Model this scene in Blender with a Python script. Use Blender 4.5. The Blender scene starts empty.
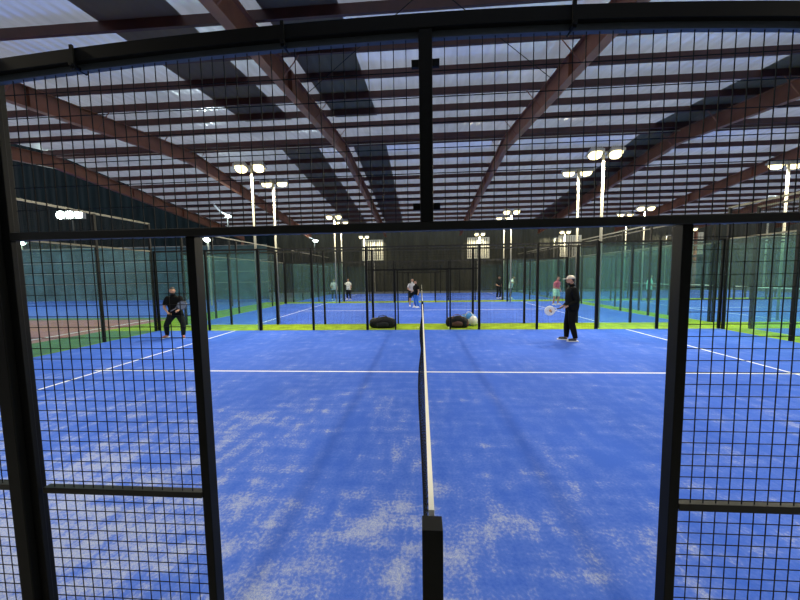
import bpy, bmesh, math, random
from mathutils import Vector, Matrix
random.seed(7)
SC = bpy.context.scene
COL = SC.collection
PI = math.pi

# ------------------------------------------------------------------ materials
MATS = {}
def mat(name, color=(.5, .5, .5), rough=.6, metal=0.0, emit=None, estr=0.0, bump=0.0, bscale=40.0, vary=0.0, vscale=3.0, spec=.5):
    if name in MATS: return MATS[name]
    m = bpy.data.materials.new(name); m.use_nodes = True
    nt = m.node_tree; b = nt.nodes['Principled BSDF']
    b.inputs['Base Color'].default_value = (*color, 1); b.inputs['Roughness'].default_value = rough
    b.inputs['Metallic'].default_value = metal; b.inputs['Specular IOR Level'].default_value = spec
    if emit:
        b.inputs['Emission Color'].default_value = (*emit, 1); b.inputs['Emission Strength'].default_value = estr
    if vary or bump:
        tc = nt.nodes.new('ShaderNodeTexCoord')
    if vary:
        n = nt.nodes.new('ShaderNodeTexNoise'); n.inputs['Scale'].default_value = vscale; n.inputs['Detail'].default_value = 6
        nt.links.new(tc.outputs['Object'], n.inputs['Vector'])
        r = nt.nodes.new('ShaderNodeValToRGB')
        r.color_ramp.elements[0].position = .3; r.color_ramp.elements[1].position = .7
        r.color_ramp.elements[0].color = (*[c*(1-vary) for c in color], 1)
        r.color_ramp.elements[1].color = (*[min(1, c*(1+vary)) for c in color], 1)
        nt.links.new(n.outputs['Fac'], r.inputs['Fac']); nt.links.new(r.outputs['Color'], b.inputs['Base Color'])
    if bump:
        n = nt.nodes.new('ShaderNodeTexNoise'); n.inputs['Scale'].default_value = bscale; n.inputs['Detail'].default_value = 4
        nt.links.new(tc.outputs['Object'], n.inputs['Vector'])
        bp = nt.nodes.new('ShaderNodeBump'); bp.inputs['Strength'].default_value = bump; bp.inputs['Distance'].default_value = .01
        nt.links.new(n.outputs['Fac'], bp.inputs['Height']); nt.links.new(bp.outputs['Normal'], b.inputs['Normal'])
    MATS[name] = m
    return m

def math_node(nt, op, a, b=None, clamp=False):
    n = nt.nodes.new('ShaderNodeMath'); n.operation = op; n.use_clamp = clamp
    for i, v in enumerate((a, b)):
        if v is None: continue
        if isinstance(v, (int, float)): n.inputs[i].default_value = v
        else: nt.links.new(v, n.inputs[i])
    return n.outputs[0]
def maprange(nt, v, a, b, c=0.0, d=1.0, smooth=True):
    n = nt.nodes.new('ShaderNodeMapRange'); n.interpolation_type = 'SMOOTHSTEP' if smooth else 'LINEAR'
    nt.links.new(v, n.inputs['Value'])
    for k, x in zip(('From Min', 'From Max', 'To Min', 'To Max'), (a, b, c, d)): n.inputs[k].default_value = x
    return n.outputs[0]
def noise(nt, vec, scale, detail=4, stretch=(1, 1, 1), loc=(0, 0, 0), rot=0.0):
    mp = nt.nodes.new('ShaderNodeMapping'); mp.inputs['Scale'].default_value = stretch; mp.inputs['Location'].default_value = loc
    mp.inputs['Rotation'].default_value = (0, 0, rot)
    nt.links.new(vec, mp.inputs['Vector'])
    n = nt.nodes.new('ShaderNodeTexNoise'); n.inputs['Scale'].default_value = scale; n.inputs['Detail'].default_value = detail
    nt.links.new(mp.outputs[0], n.inputs['Vector'])
    return n.outputs['Fac']
def mix(nt, fac, a, b):
    n = nt.nodes.new('ShaderNodeMix'); n.data_type = 'RGBA'
    nt.links.new(fac, n.inputs[0])
    for i, v in ((6, a), (7, b)):
        if isinstance(v, tuple): n.inputs[i].default_value = (*v, 1)
        else: nt.links.new(v, n.inputs[i])
    return n.outputs[2]

def court_material():
    """blue artificial turf with drifts of silica sand left on top"""
    m = bpy.data.materials.new('blue_turf'); m.use_nodes = True
    nt = m.node_tree; b = nt.nodes['Principled BSDF']
    tc = nt.nodes.new('ShaderNodeNewGeometry'); P = tc.outputs['Position']
    sep = nt.nodes.new('ShaderNodeSeparateXYZ'); nt.links.new(P, sep.inputs[0])
    big = noise(nt, P, .9, 3, (1.0, .75, 1), (3.1, 7.3, 0), .25)
    mid = noise(nt, P, 4.2, 5, (1.5, .55, 1), (11, 2, 0), -.35)
    cross = noise(nt, P, 4.0, 4, (.45, 1.6, 1), (5, 9, 0), .1)
    fine = noise(nt, P, 42, 3)
    grain = noise(nt, P, 160, 2)
    # more sand near the side fence and on the left half
    gy = maprange(nt, sep.outputs['Y'], 0.2, 6.5, 1, 0)
    gx = maprange(nt, sep.outputs['X'], -3.5, 2.2, 1, 0)
    near = maprange(nt, sep.outputs['Y'], 0.0, 1.9, 1, 0)
    amt = math_node(nt, 'MULTIPLY', gy, math_node(nt, 'ADD', math_node(nt, 'MULTIPLY', gx, .7), .42))
    amt = math_node(nt, 'ADD', amt, math_node(nt, 'MULTIPLY', near, math_node(nt, 'ADD', math_node(nt, 'MULTIPLY', gx, .55), .06)))
    s = math_node(nt, 'ADD', math_node(nt, 'MULTIPLY', big, .42), math_node(nt, 'MULTIPLY', mid, .6))
    s = math_node(nt, 'ADD', s, math_node(nt, 'MULTIPLY', cross, .53))
    s = math_node(nt, 'ADD', s, math_node(nt, 'MULTIPLY', amt, .21))
    s = math_node(nt, 'ADD', s, math_node(nt, 'MULTIPLY', math_node(nt, 'SUBTRACT', fine, .5), .42))
    sand = maprange(nt, s, .92, 1.16, 0, 1)
    g = maprange(nt, grain, .35, .62, .35, 1)
    sand = math_node(nt, 'MULTIPLY', math_node(nt, 'MULTIPLY', sand, g), .56)
    wear = maprange(nt, noise(nt, P, .55, 4, (1, .6, 1)), .3, .7, 0, 1)
    blue = mix(nt, wear, (.034, .112, .55), (.044, .132, .62))
    dust = maprange(nt, s, .70, 1.0, 0, .16)
    col = mix(nt, dust, blue, (.30, .40, .80))
    col = mix(nt, sand, col, (.66, .68, .62))
    nt.links.new(col, b.inputs['Base Color'])
    b.inputs['Roughness'].default_value = .85; b.inputs['Specular IOR Level'].default_value = .2
    bp = nt.nodes.new('ShaderNodeBump'); bp.inputs['Strength'].default_value = .35; bp.inputs['Distance'].default_value = .006
    nt.links.new(grain, bp.inputs['Height']); nt.links.new(bp.outputs[0], b.inputs['Normal'])
    return m

def roof_material():
    """translucent white sheeting, with some opaque grey sheets laid in strips along y"""
    m = bpy.data.materials.new('roof_sheeting'); m.use_nodes = True
    nt = m.node_tree; nt.nodes.clear()
    out = nt.nodes.new('ShaderNodeOutputMaterial')
    g = nt.nodes.new('ShaderNodeNewGeometry'); sep = nt.nodes.new('ShaderNodeSeparateXYZ'); nt.links.new(g.outputs['Position'], sep.inputs[0])
    X = sep.outputs['X']; Y = sep.outputs['Y']
    masks = None
    for a, b_, y0, y1 in ROOF_STRIPS:
        k = math_node(nt, 'MULTIPLY', math_node(nt, 'GREATER_THAN', X, a), math_node(nt, 'LESS_THAN', X, b_))
        k = math_node(nt, 'MULTIPLY', k, math_node(nt, 'MULTIPLY', math_node(nt, 'GREATER_THAN', Y, y0), math_node(nt, 'LESS_THAN', Y, y1)))
        masks = k if masks is None else math_node(nt, 'MAXIMUM', masks, k)
    n = noise(nt, g.outputs['Position'], .5, 3)
    n2 = noise(nt, g.outputs['Position'], 1.6, 5, (3, .35, 1))
    tint = mix(nt, maprange(nt, n, .3, .7), (.60, .62, .66), (.80, .82, .85))
    tint2 = mix(nt, maprange(nt, n2, .35, .7, 0, .35), tint, (.45, .46, .46))
    d = nt.nodes.new('ShaderNodeBsdfDiffuse'); nt.links.new(tint2, d.inputs[0])
    t = nt.nodes.new('ShaderNodeBsdfTranslucent'); nt.links.new(tint2, t.inputs[0])
    gl = nt.nodes.new('ShaderNodeBsdfGlossy'); gl.inputs['Roughness'].default_value = .22; gl.inputs[0].default_value = (.8, .8, .8, 1)
    ms = nt.nodes.new('ShaderNodeMixShader'); ms.inputs[0].default_value = .62
    nt.links.new(d.outputs[0], ms.inputs[1]); nt.links.new(t.outputs[0], ms.inputs[2])
    fr = nt.nodes.new('ShaderNodeFresnel'); fr.inputs[0].default_value = 1.35
    ms2 = nt.nodes.new('ShaderNodeMixShader'); nt.links.new(math_node(nt, 'MULTIPLY', fr.outputs[0], .6), ms2.inputs[0])
    nt.links.new(ms.outputs[0], ms2.inputs[1]); nt.links.new(gl.outputs[0], ms2.inputs[2])
    dk = nt.nodes.new('ShaderNodeBsdfDiffuse'); dk.inputs[0].default_value = (.17, .13, .085, 1)
    ms3 = nt.nodes.new('ShaderNodeMixShader'); nt.links.new(masks, ms3.inputs[0])
    nt.links.new(ms2.outputs[0], ms3.inputs[1]); nt.links.new(dk.outputs[0], ms3.inputs[2])
    # ribs of the sheeting
    w = nt.nodes.new('ShaderNodeTexWave'); w.inputs['Scale'].default_value = 1.0; w.bands_direction = 'X'
    nt.links.new(g.outputs['Position'], w.inputs['Vector'])
    bp = nt.nodes.new('ShaderNodeBump'); bp.inputs['Strength'].default_value = .25; bp.inputs['Distance'].default_value = .04
    nt.links.new(w.outputs['Fac'], bp.inputs['Height'])
    for s_ in (d, gl, dk): nt.links.new(bp.outputs[0], s_.inputs['Normal'])
    nt.links.new(ms3.outputs[0], out.inputs[0])
    return m
ROOF_STRIPS = [(-3.75, -1.9, -20, 13.2), (-3.75, -1.9, 16.2, 60), (-7.9, -5.75, -20, 13.2), (-7.9, -5.75, 16.2, 60), (11.6, 13.7, -20, 60), ]

def glass_material():
    m = bpy.data.materials.new('court_glass'); m.use_nodes = True
    nt = m.node_tree; nt.nodes.clear()
    out = nt.nodes.new('ShaderNodeOutputMaterial')
    t = nt.nodes.new('ShaderNodeBsdfTransparent'); t.inputs[0].default_value = (.88, .97, .95, 1)
    gl = nt.nodes.new('ShaderNodeBsdfGlossy'); gl.inputs['Roughness'].default_value = .03; gl.inputs[0].default_value = (.85, 1, .97, 1)
    fr = nt.nodes.new('ShaderNodeFresnel'); fr.inputs[0].default_value = 1.5
    gm = nt.nodes.new('ShaderNodeNewGeometry'); front = math_node(nt, 'SUBTRACT', 1.0, gm.outputs['Backfacing'])
    ms = nt.nodes.new('ShaderNodeMixShader'); nt.links.new(math_node(nt, 'MULTIPLY', fr.outputs[0], front), ms.inputs[0])
    nt.links.new(t.outputs[0], ms.inputs[1]); nt.links.new(gl.outputs[0], ms.inputs[2])
    d = nt.nodes.new('ShaderNodeBsdfDiffuse'); d.inputs[0].default_value = (.30, .46, .46, 1)   # film of dust
    ms2 = nt.nodes.new('ShaderNodeMixShader'); nt.links.new(math_node(nt, 'MULTIPLY', front, .07), ms2.inputs[0])
    nt.links.new(ms.outputs[0], ms2.inputs[1]); nt.links.new(d.outputs[0], ms2.inputs[2])
    nt.links.new(ms2.outputs[0], out.inputs[0])
    return m

def turf_material():
    m = mat('green_turf', (.24, .36, .02), .9, vary=.3, vscale=2.5, bump=.5, bscale=120, spec=.1); return m

def corrugated(name, c1, c2, scale):
    m = bpy.data.materials.new(name); m.use_nodes = True
    nt = m.node_tree; b = nt.nodes['Principled BSDF']
    g = nt.nodes.new('ShaderNodeNewGeometry')
    f = noise(nt, g.outputs['Position'], .5, 5, (2.0, 1, .4))
    nt.links.new(mix(nt, maprange(nt, f, .3, .7), c1, c2), b.inputs['Base Color'])
    b.inputs['Roughness'].default_value = .8; b.inputs['Specular IOR Level'].default_value = .08
    w = nt.nodes.new('ShaderNodeTexWave'); w.inputs['Scale'].default_value = scale; w.bands_direction = 'X'
    nt.links.new(g.outputs['Position'], w.inputs['Vector'])
    bp = nt.nodes.new('ShaderNodeBump'); bp.inputs['Strength'].default_value = .9; bp.inputs['Distance'].default_value = .12
    nt.links.new(w.outputs['Fac'], bp.inputs['Height']); nt.links.new(bp.outputs[0], b.inputs['Normal'])
    return m

M_BLUE = court_material(); M_ROOF = roof_material(); M_GLASS = glass_material(); M_TURF = turf_material()
M_LINE = mat('white_line_paint', (.86, .88, .9), .8)
M_BLACK = mat('black_powder_coat', (.0040, .0045, .0040), .55, vary=.2, vscale=8, spec=.15)
M_OLIVE = mat('dark_frame_steel', (.012, .0125, .0095), .5, vary=.25, vscale=6, spec=.3)
M_WIRE = mat('black_wire', (.004, .005, .006), .6, spec=.15)
M_RAFTER = mat('red_oxide_rafter', (.27, .10, .05), .6, vary=.25, vscale=1.5)
M_PURLIN = mat('dark_red_purlin', (.065, .020, .014), .6, vary=.3, vscale=1.5)
M_POLE = mat('galvanised_pole', (.34, .33, .26), .5, vary=.1)
M_RAIL = mat('pale_olive_rail', (.075, .072, .048), .5)
M_HEAD = mat('lamp_housing', (.35, .35, .33), .4)
M_LENS = mat('warm_lamp_lens', (1, .95, .8), .3, emit=(1, .86, .42), estr=3.2)
M_LENSW = mat('cool_lamp_lens', (1, 1, 1), .3, emit=(.80, 1, .93), estr=30)
M_CONC = mat('dark_concrete', (.10, .11, .11), .9, vary=.2, bump=.2)

# ------------------------------------------------------------------ object helpers
def link(name, me, parent=None, m=None):
    o = bpy.data.objects.new(name, me); COL.objects.link(o)
    if parent is not None: o.parent = parent
    if m is not None:
        me.materials.clear(); me.materials.append(m)
    return o
def tag(o, label=None, cat=None, group=None, kind=None):
    if label: o['label'] = label
    if cat: o['category'] = cat
    if group: o['group'] = group
    if kind: o['kind'] = kind
    return o
def empty(name, loc=(0, 0, 0), rz=0, label=None, cat=None, group=None):
    o = bpy.data.objects.new(name, None); COL.objects.link(o); o.location = loc; o.rotation_euler = (0, 0, rz); o.empty_display_size = .2
    return tag(o, label, cat, group)
def kids(o): return [c for c in list(bpy.data.objects) if c.parent is o]
class MB:
    """collects simple shapes and turns them into one mesh"""
    def __init__(s): s.v = []; s.f = []
    def add(s, vs, fs):
        n = len(s.v); s.v += [tuple(v) for v in vs]; s.f += [tuple(i+n for i in f) for f in fs]; return s
    def box(s, a, b):
        (x0, y0, z0), (x1, y1, z1) = a, b
        return s.add([(x0,y0,z0),(x1,y0,z0),(x1,y1,z0),(x0,y1,z0),(x0,y0,z1),(x1,y0,z1),(x1,y1,z1),(x0,y1,z1)],
                     [(0,3,2,1),(4,5,6,7),(0,1,5,4),(1,2,6,5),(2,3,7,6),(3,0,4,7)])
    def bar(s, p, q, w, h=None, n=4, cap=True, up=None):
        """prism from p to q, n sides, radius w (n>4) or w x h box"""
        p = Vector(p); q = Vector(q); d = (q-p).normalized()
        u = Vector(up) if up else (Vector((0,0,1)) if abs(d.z) < .9 else Vector((1,0,0)))
        a = d.cross(u).normalized(); b = a.cross(d).normalized()
        ring = []
        if n == 4:
            h = h or w
            offs = [(-w/2,-h/2),(w/2,-h/2),(w/2,h/2),(-w/2,h/2)]
        else: offs = [(w*math.cos(2*PI*i/n), w*math.sin(2*PI*i/n)) for i in range(n)]
        vs = [p+a*x+b*y for x, y in offs]+[q+a*x+b*y for x, y in offs]
        fs = [(i, (i+1) % n, (i+1) % n+n, i+n) for i in range(n)]
        if cap: fs += [tuple(range(n-1, -1, -1)), tuple(range(n, 2*n))]
        return s.add(vs, fs)
    def path(s, pts, r, n=6, up=(0, 0, 1)):
        pts = [Vector(p) for p in pts]; rings = []
        for i, p in enumerate(pts):
            d = (pts[min(i+1, len(pts)-1)]-pts[max(i-1, 0)]).normalized()
            u = Vector(up)
            if abs(d.dot(u)) > .95: u = Vector((1, 0, 0))
            a = d.cross(u).normalized(); b = a.cross(d).normalized()
            rr = r[i] if isinstance(r, (list, tuple)) else r
            rings.append([p+a*rr*math.cos(2*PI*k/n+PI/n)+b*rr*math.sin(2*PI*k/n+PI/n) for k in range(n)])
        vs = [v for g in rings for v in g]; fs = []
        for i in range(len(rings)-1):
            for k in range(n): fs.append((i*n+k, i*n+(k+1) % n, (i+1)*n+(k+1) % n, (i+1)*n+k))
        fs += [tuple(range(n-1, -1, -1)), tuple((len(rings)-1)*n+k for k in range(n))]
        return s.add(vs, fs)
    def ell(s, c, r, nu=16, nv=10, f=None):
        vs = []; fs = []
        for j in range(nv+1):
            t = PI*j/nv
            for i in range(nu):
                p = Vector((math.sin(t)*math.cos(2*PI*i/nu), math.sin(t)*math.sin(2*PI*i/nu), math.cos(t)))
                if f: p = f(p)
                vs.append((c[0]+p.x*r[0], c[1]+p.y*r[1], c[2]+p.z*r[2]))
        for j in range(nv):
            for i in range(nu):
                fs.append((j*nu+i, (j+1)*nu+i, (j+1)*nu+(i+1) % nu, j*nu+(i+1) % nu))
        return s.add(vs, fs)
    def mesh(s, name, m=None, smooth=False):
        me = bpy.data.meshes.new(name); me.from_pydata(s.v, [], s.f); me.update()
        if smooth: me.polygons.foreach_set('use_smooth', [True]*len(me.polygons))
        if m: me.materials.append(m)
        return me
    def build(s, name, m, parent=None, smooth=False, bevel=0):
        o = link(name, s.mesh(name, m, smooth), parent)
        if bevel:
            md = o.modifiers.new('bev', 'BEVEL'); md.width = bevel; md.segments = 2; md.limit_method = 'ANGLE'
        return o
def wires(x0, x1, z0, z1, dx, dz, r, top=None, off=0.0):
    """welded wire grid in the local xz plane; top(x) optionally gives the upper end of each upright"""
    b = MB(); n = max(1, round((x1-x0)/dx)); 
    for i in range(1, n):
        x = x0+(x1-x0)*i/n
        b.bar((x, off, z0), (x, off, top(x) if top else z1), 2*r, cap=False)
    k = max(1, round((z1-z0)/dz))
    for j in range(1, k):
        z = z0+(z1-z0)*j/k
        b.bar((x0, off+r*1.6, z), (x1, off+r*1.6, z), 2*r, cap=False)
    return b

# ------------------------------------------------------------------ ground
def slab(name, x0, x1, y0, y1, z0, z1, m):
    return tag(MB().box((x0, y0, z0), (x1, y1, z1)).build(name, m), kind='structure')
slab('floor', -90, 80, -16, 42, -.3, -.02, M_CONC)
def court(cx, y0):
    o = slab('floor_blue_court', cx-10, cx+10, y0, y0+10, -.02, .004, M_BLUE)
    z = (.004, .0065)
    def ln(a, b, c, d): MB().box((a, b, z[0]), (c, d, z[1])).build('white_line', M_LINE, o)
    ln(cx-6.975, y0+.05, cx-6.925, y0+9.95); ln(cx+6.925, y0+.05, cx+6.975, y0+9.95)
    ln(cx-7.13, y0+4.975, cx-6.975, y0+5.025); ln(cx+6.975, y0+4.975, cx+7.13, y0+5.025)
    ln(cx-6.925, y0+4.975, cx+6.925, y0+5.025)
    return o
ROWS = (0.0, 11.5, 23.0)
for cx in (0.0, 21.0):
    for y0 in ROWS: court(cx, y0)
slab('floor_green_strip', -12.25, 33, 10.0, 11.5, -.02, .003, M_TURF)
slab('floor_green_strip', -12.25, 33, 21.5, 23.0, -.02, .003, M_TURF)
slab('floor_green_strip', -12.25, -10, -4, 10, -.02, .003, mat('dark_green_turf', (.06, .17, .03), .9, vary=.3, vscale=3))
slab('floor_green_strip', 10, 11, -4, 10, -.02, .003, M_TURF)
slab('floor_green_strip', 10, 11, 11.5, 21.5, -.02, .003, M_TURF)
slab('floor_green_strip', -12.25, -10, 11.5, 21.5, -.02, .003, M_TURF)
slab('floor_front_path', -12.25, 33, -6, 0, -.02, .003, mat('grey_paving', (.25, .25, .24), .9, vary=.2))
rc = slab('floor_red_court', -34, -12.25, -6, 13.2, -.02, .003, mat('red_clay_court', (.40, .15, .12), .9, vary=.15, vscale=1.5))
MB().box((-13.05, -5, .003), (-12.97, 13.0, .006)).build('white_line', M_LINE, rc)
MB().box((-34, 8.2, .003), (-13.05, 8.27, .006)).build('white_line', M_LINE, rc)
slab('floor_green_strip', -40, -12.25, 13.2, 14.0, -.02, .003, mat('dark_green_turf', (.06, .17, .03)))
slab('floor_blue_apron', -40, -12.25, 14.0, 24.0, -.02, .003, mat('far_blue_court', (.035, .13, .55), .85, vary=.1))

# ------------------------------------------------------------------ walls behind
M_FARWALL = corrugated('far_wall_sheet', (.034, .035, .026), (.050, .051, .038), .55)
M_TEALWALL = corrugated('teal_wall_sheet', (.0015, .0045, .0055), (.0035, .009, .011), .30)
tag(MB().box((-18, 38, -.02), (75, 38.3, 12.5)).build('wall_far', M_FARWALL), kind='structure')
tag(MB().box((-88, 40, -.02), (-18, 40.3, 22)).build('wall_far_left', M_TEALWALL), kind='structure')
tag(MB().box((-40, -14.3, -.02), (60, -14, 7.5)).build('wall_sky_blocker', M_FARWALL), kind='structure')  # unseen wall added behind the camera to keep sky light off the frames
# tall windbreak fence beyond the red court
M_TEALSCREEN = mat('teal_windscreen_cloth', (.060, .115, .118), .9, vary=.4, vscale=.8, spec=.1)
wf = empty('windbreak_fence', (-26, 24.0, 0), 0, 'tall teal windscreen fence beyond the red court and blue apron', 'fence')
b = MB().box((-14, -.01, .2), (13.5, .01, 4.6)); b.build('windscreen', M_TEALSCREEN, wf)
MB().box((-14, -.02, 0), (13.5, .02, .2)).build('kick_board', mat('blue_board', (.03, .12, .42), .7), wf)
for i in range(10): MB().bar((-14+i*3.05, .08, 0), (-14+i*3.05, .08, 4.7), .05, n=8).build('post', M_OLIVE, wf)
for z in (1.6, 2.5, 3.4, 4.62): MB().bar((-14, -.05, z), (13.5, -.05, z), .02, n=6).build('rail', M_POLE, wf)

# ------------------------------------------------------------------ roof
RIDGE_Y, RIDGE_Z, SLOPE = 16.2, 9.10, .104
def roof_z(y): return RIDGE_Z-SLOPE*abs(y-RIDGE_Y)
RX0, RX1, RY0, RY1 = -21.2, 38.5, -13.8, 35.6  # roof extended unseen behind the camera to help block sky light
b = MB()
t = .22
for (ya, yb) in ((RY0, RIDGE_Y), (RIDGE_Y, RY1)):
    za, zb = roof_z(ya)+t, roof_z(yb)+t
    b.add([(RX0, ya, za), (RX1, ya, za), (RX1, yb, zb), (RX0, yb, zb)], [(0, 1, 2, 3)])
tag(b.build('ceiling', M_ROOF), kind='structure')
# cold formed purlins (C section, open side away from the view)
def purlin_mesh():
    b = MB(); L0, L1 = RX0, RX1
    b.box((L0, -.035, -.12), (L1, -.030, .12)); b.box((L0, -.030, -.12), (L1, .045, -.112)); b.box((L0, -.030, .112), (L1, .045, .12))
    b.box((L0, .039, -.112), (L1, .045, -.09))
    return b.mesh('purlin', M_PURLIN)
PM = purlin_mesh()
ys = [RIDGE_Y+(i-6.6)*1.465 for i in range(-14, 21)]
ys = [y for y in ys if RY0+.2 < y < RY1-.1 and abs(y-RIDGE_Y) > .95]+[RIDGE_Y-.32, RIDGE_Y+.32, RY0+.1, RY1-.1]
ys.sort()
for y in ys:
    o = tag(link('roof_beam_purlin', PM), kind='structure'); o.location = (0, y, roof_z(y)+.09)
# I-section rafters
RAFX = [-20.9, -12.8, -4.05, 4.4, 13.0, 21.2, 29.3, 37.6]
def rafter(x, label):
    o = empty('roof_rafter', (x, RIDGE_Y, RIDGE_Z-.06), 0, label, 'roof beam')
    b = MB(); H = .66
    for s in (-1, 1):
        ye = (RY0 if s < 0 else RY1)-RIDGE_Y
        ze = -SLOPE*abs(ye)
        def slabp(x0, x1, a, c):
            pts = [(x0, 0, a), (x1, 0, a), (x1, ye, ze+a), (x0, ye, ze+a), (x0, 0, c), (x1, 0, c), (x1, ye, ze+c), (x0, ye, ze+c)]
            b.add(pts, [(0,1,2,3),(4,7,6,5),(0,4,5,1),(1,5,6,2),(2,6,7,3),(3,7,4,0)])
        slabp(-.008, .008, -H+.015, -.015); slabp(-.13, .13, -H, -H+.016); slabp(-.13, .13, -.016, 0)
        for k in range(1, 4):
            yy = ye*k/4; zz = -SLOPE*abs(yy); b.box((-.12, yy-.006, zz-H+.02), (.12, yy+.006, zz-.02))
    b.build('girder', M_RAFTER, o)
    # fly braces up to every second purlin
    n = 0
    for i, y in enumerate(ys):
        if i % 2 and y > -3 and -13 < x < 14:
            for s in (-1, 1):
                z = roof_z(y)-RIDGE_Z+.04
                MB().bar((s*.1, y-RIDGE_Y, z-H+.03), (s*.62, y-RIDGE_Y, z+.0), .035, .012).build('brace', M_RAFTER, o)
    return o
RL = ['red oxide roof rafter along the open left edge of the canopy', 'red-brown rafter crossing the upper left corner, second in from the open edge',
      'dark red-brown rafter running down left of the centre mullion', 'red-brown rafter running down right of the centre mullion',
      'brown rafter beside the right dark roof strip, above the right fence frame', 'brown rafter passing behind the floodlight at the right edge',
      'brown rafter far out over the neighbouring court on the right', 'outermost brown rafter on the right side of the canopy']
for x, l in zip(RAFX, RL): rafter(x, l)
# wind bracing rods between the two middle rafters
def rod(a, c, label):
    tag(MB().bar(a, c, .011, n=6).build('bracing_rod', M_BLACK), label, 'rod', 'roof bracing rods')
for i, (ya, yb) in enumerate(((1.3, 10.0), (10.0, 1.3))):
    rod((-3.9, ya, roof_z(ya)-.1-.05*i), (4.3, yb, roof_z(yb)-.1-.05*i), 'thin cross-bracing rod under the roof above the mullion, rising to the '+('right' if i == 0 else 'left'))
# conduit at the ridge
tag(MB().bar((-21, RIDGE_Y-.05, RIDGE_Z-.12), (38, RIDGE_Y-.05, RIDGE_Z-.12), .022, n=8).build('conduit', mat('pale_conduit', (.5, .42, .3), .5)), 'pale thin conduit running along the roof ridge', 'conduit')
# columns that carry the rafters at the back edge and the far left
for x, l in ((-20.9, 'steel column under the left end of the canopy'), (29.3, 'steel column behind the far courts on the right')):
    y = 35.2; c = empty('steel_column', (x, y, -.02), 0, l, 'column')
    hh = roof_z(y)-.82
    b = MB(); b.box((-.1, -.12, 0), (.1, -.105, hh)); b.box((-.1, .105, 0), (.1, .12, hh)); b.box((-.006, -.11, 0), (.006, .11, hh)); b.build('shaft', M_RAFTER, c)
    MB().box((-.2, -.2, 0), (.2, .2, .03)).build('base_plate', M_RAFTER, c)

# ------------------------------------------------------------------ near fence (the one we look through)
nf = empty('court_fence', (0, 0, 0), 0, 'black steel mesh fence with open doorway in front of the whole court', 'fence')
def top(x): return 2.952-(.019 if x < 0 else .027)*x*x
BAR0, BAR1 = 2.145, 2.180
# arched top rail, box section, plus the lighter panel frame under it
def curved_bar(x0, x1, za, zb, y0, y1, n=24):
    b = MB(); vs = []
    for i in range(n+1):
        x = x0+(x1-x0)*i/n; t0 = top(x)
        vs += [(x, y0, t0+za), (x, y1, t0+za), (x, y1, t0+zb), (x, y0, t0+zb)]
    fs = [(0, 1, 2, 3), tuple(4*n+k for k in (3, 2, 1, 0))]
    for i in range(n):
        for k in range(4): fs.append((4*i+k, 4*i+4+k, 4*i+4+(k+1) % 4, 4*i+(k+1) % 4))
    return b.add(vs, fs)
curved_bar(-1.93, 2.06, -.026, .026, -.022, .022).build('top_rail', M_BLACK, nf)
M_SLATE = mat('slate_panel_frame', (.05, .065, .085), .45)
curved_bar(-1.90, 2.0, -.052, -.027, .0, .022).build('panel_frame', M_SLATE, nf)
for x in (-1.49, -.58, .55, 1.45):
    z = top(x); b = MB(); b.box((x-.007, -.030, z-.060), (x+.007, -.022, z+.036)); b.bar((x, -.038, z-.045), (x, .03, z-.045), .009, n=8)
    b.build('clamp', M_BLACK, nf)
MB().box((-1.88, -.016, BAR0), (2.0, .026, BAR1)).build('crossbar', M_OLIVE, nf, bevel=.003)
MB().box((-.037, -.02, BAR1), (.017, .03, top(0)-.03)).build('mullion', M_BLACK, nf, bevel=.003)
for z in (2.81, 2.245):
    for xa in (-.066, .017): MB().box((xa, .005, z-.014), (xa+.029, .02, z+.014)).build('bracket', M_BLACK, nf)
# door jambs
for s, xa, xb in ((-1, -1.065, -1.025), (1, .998, 1.038)):
    MB().box((xa, .0, 0), (xb, .055, BAR0)).build('jamb', M_BLACK, nf, bevel=.003)
# main posts
for xa, xb in ((-1.99, -1.925), (1.95, 2.05)):
    MB().box((xa, -.04, 0), (xb, .06, 2.99 if xa > 0 else 2.93)).build('post', M_BLACK, nf, bevel=.004)
MB().box((-1.922, -.01, 0), (-1.885, .012, 2.87)).build('post', M_BLACK, nf, bevel=.003)
for xa in (-4.0, 4.0, 6.0, -6.0, -8, 8):
    MB().box((xa-.05, -.04, 0), (xa+.05, .06, 3.0)).build('post', M_BLACK, nf)
# mid rails with pale top face
for xa, xb, z in ((-1.865, -1.065, .955), (1.038, 1.95, .972), (-3.95, -1.99, .965), (2.05, 3.95, .965)):
    MB().box((xa, -.004, z-.014), (xb, .03, z+.014)).build('mid_rail', M_OLIVE, nf, bevel=.002)
RW = .0014
def wire_part(x0, x1, z0, z1, dx, dz, tp=None):
    wires(x0, x1, z0, z1, dx, dz, RW, tp, .008).build('wire_mesh', M_WIRE, nf)
wire_part(-1.865, -.037, BAR1, 2.88, .0508, .1, lambda x: top(x)-.04)
wire_part(.017, 1.95, BAR1, 2.88, .05, .1, lambda x: top(x)-.04)
wire_part(-1.865, -1.065, .0, BAR0, .05, .05)
wire_part(1.038, 1.95, .0, BAR0, .05, .05)
for xa, xb in ((-3.95, -1.99), (-5.95, -4.05), (2.05, 3.95), (4.05, 5.95)):
    wire_part(xa, xb, .0, 2.93, .05, .05)
for xa, xb in ((-5.95, -1.95), (2.05, 5.95)):
    MB().box((xa, -.03, 2.93), (xb, .03, 2.99)).build('top_rail', M_BLACK, nf)
for xa, xb in ((-7.95, -6.05), (6.05, 7.95), (-9.95, -8.05), (8.05, 9.95)):
    MB().box((xa, 0, .02), (xb, .012, 2.98)).build('glass_panel', M_GLASS, nf)

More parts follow.
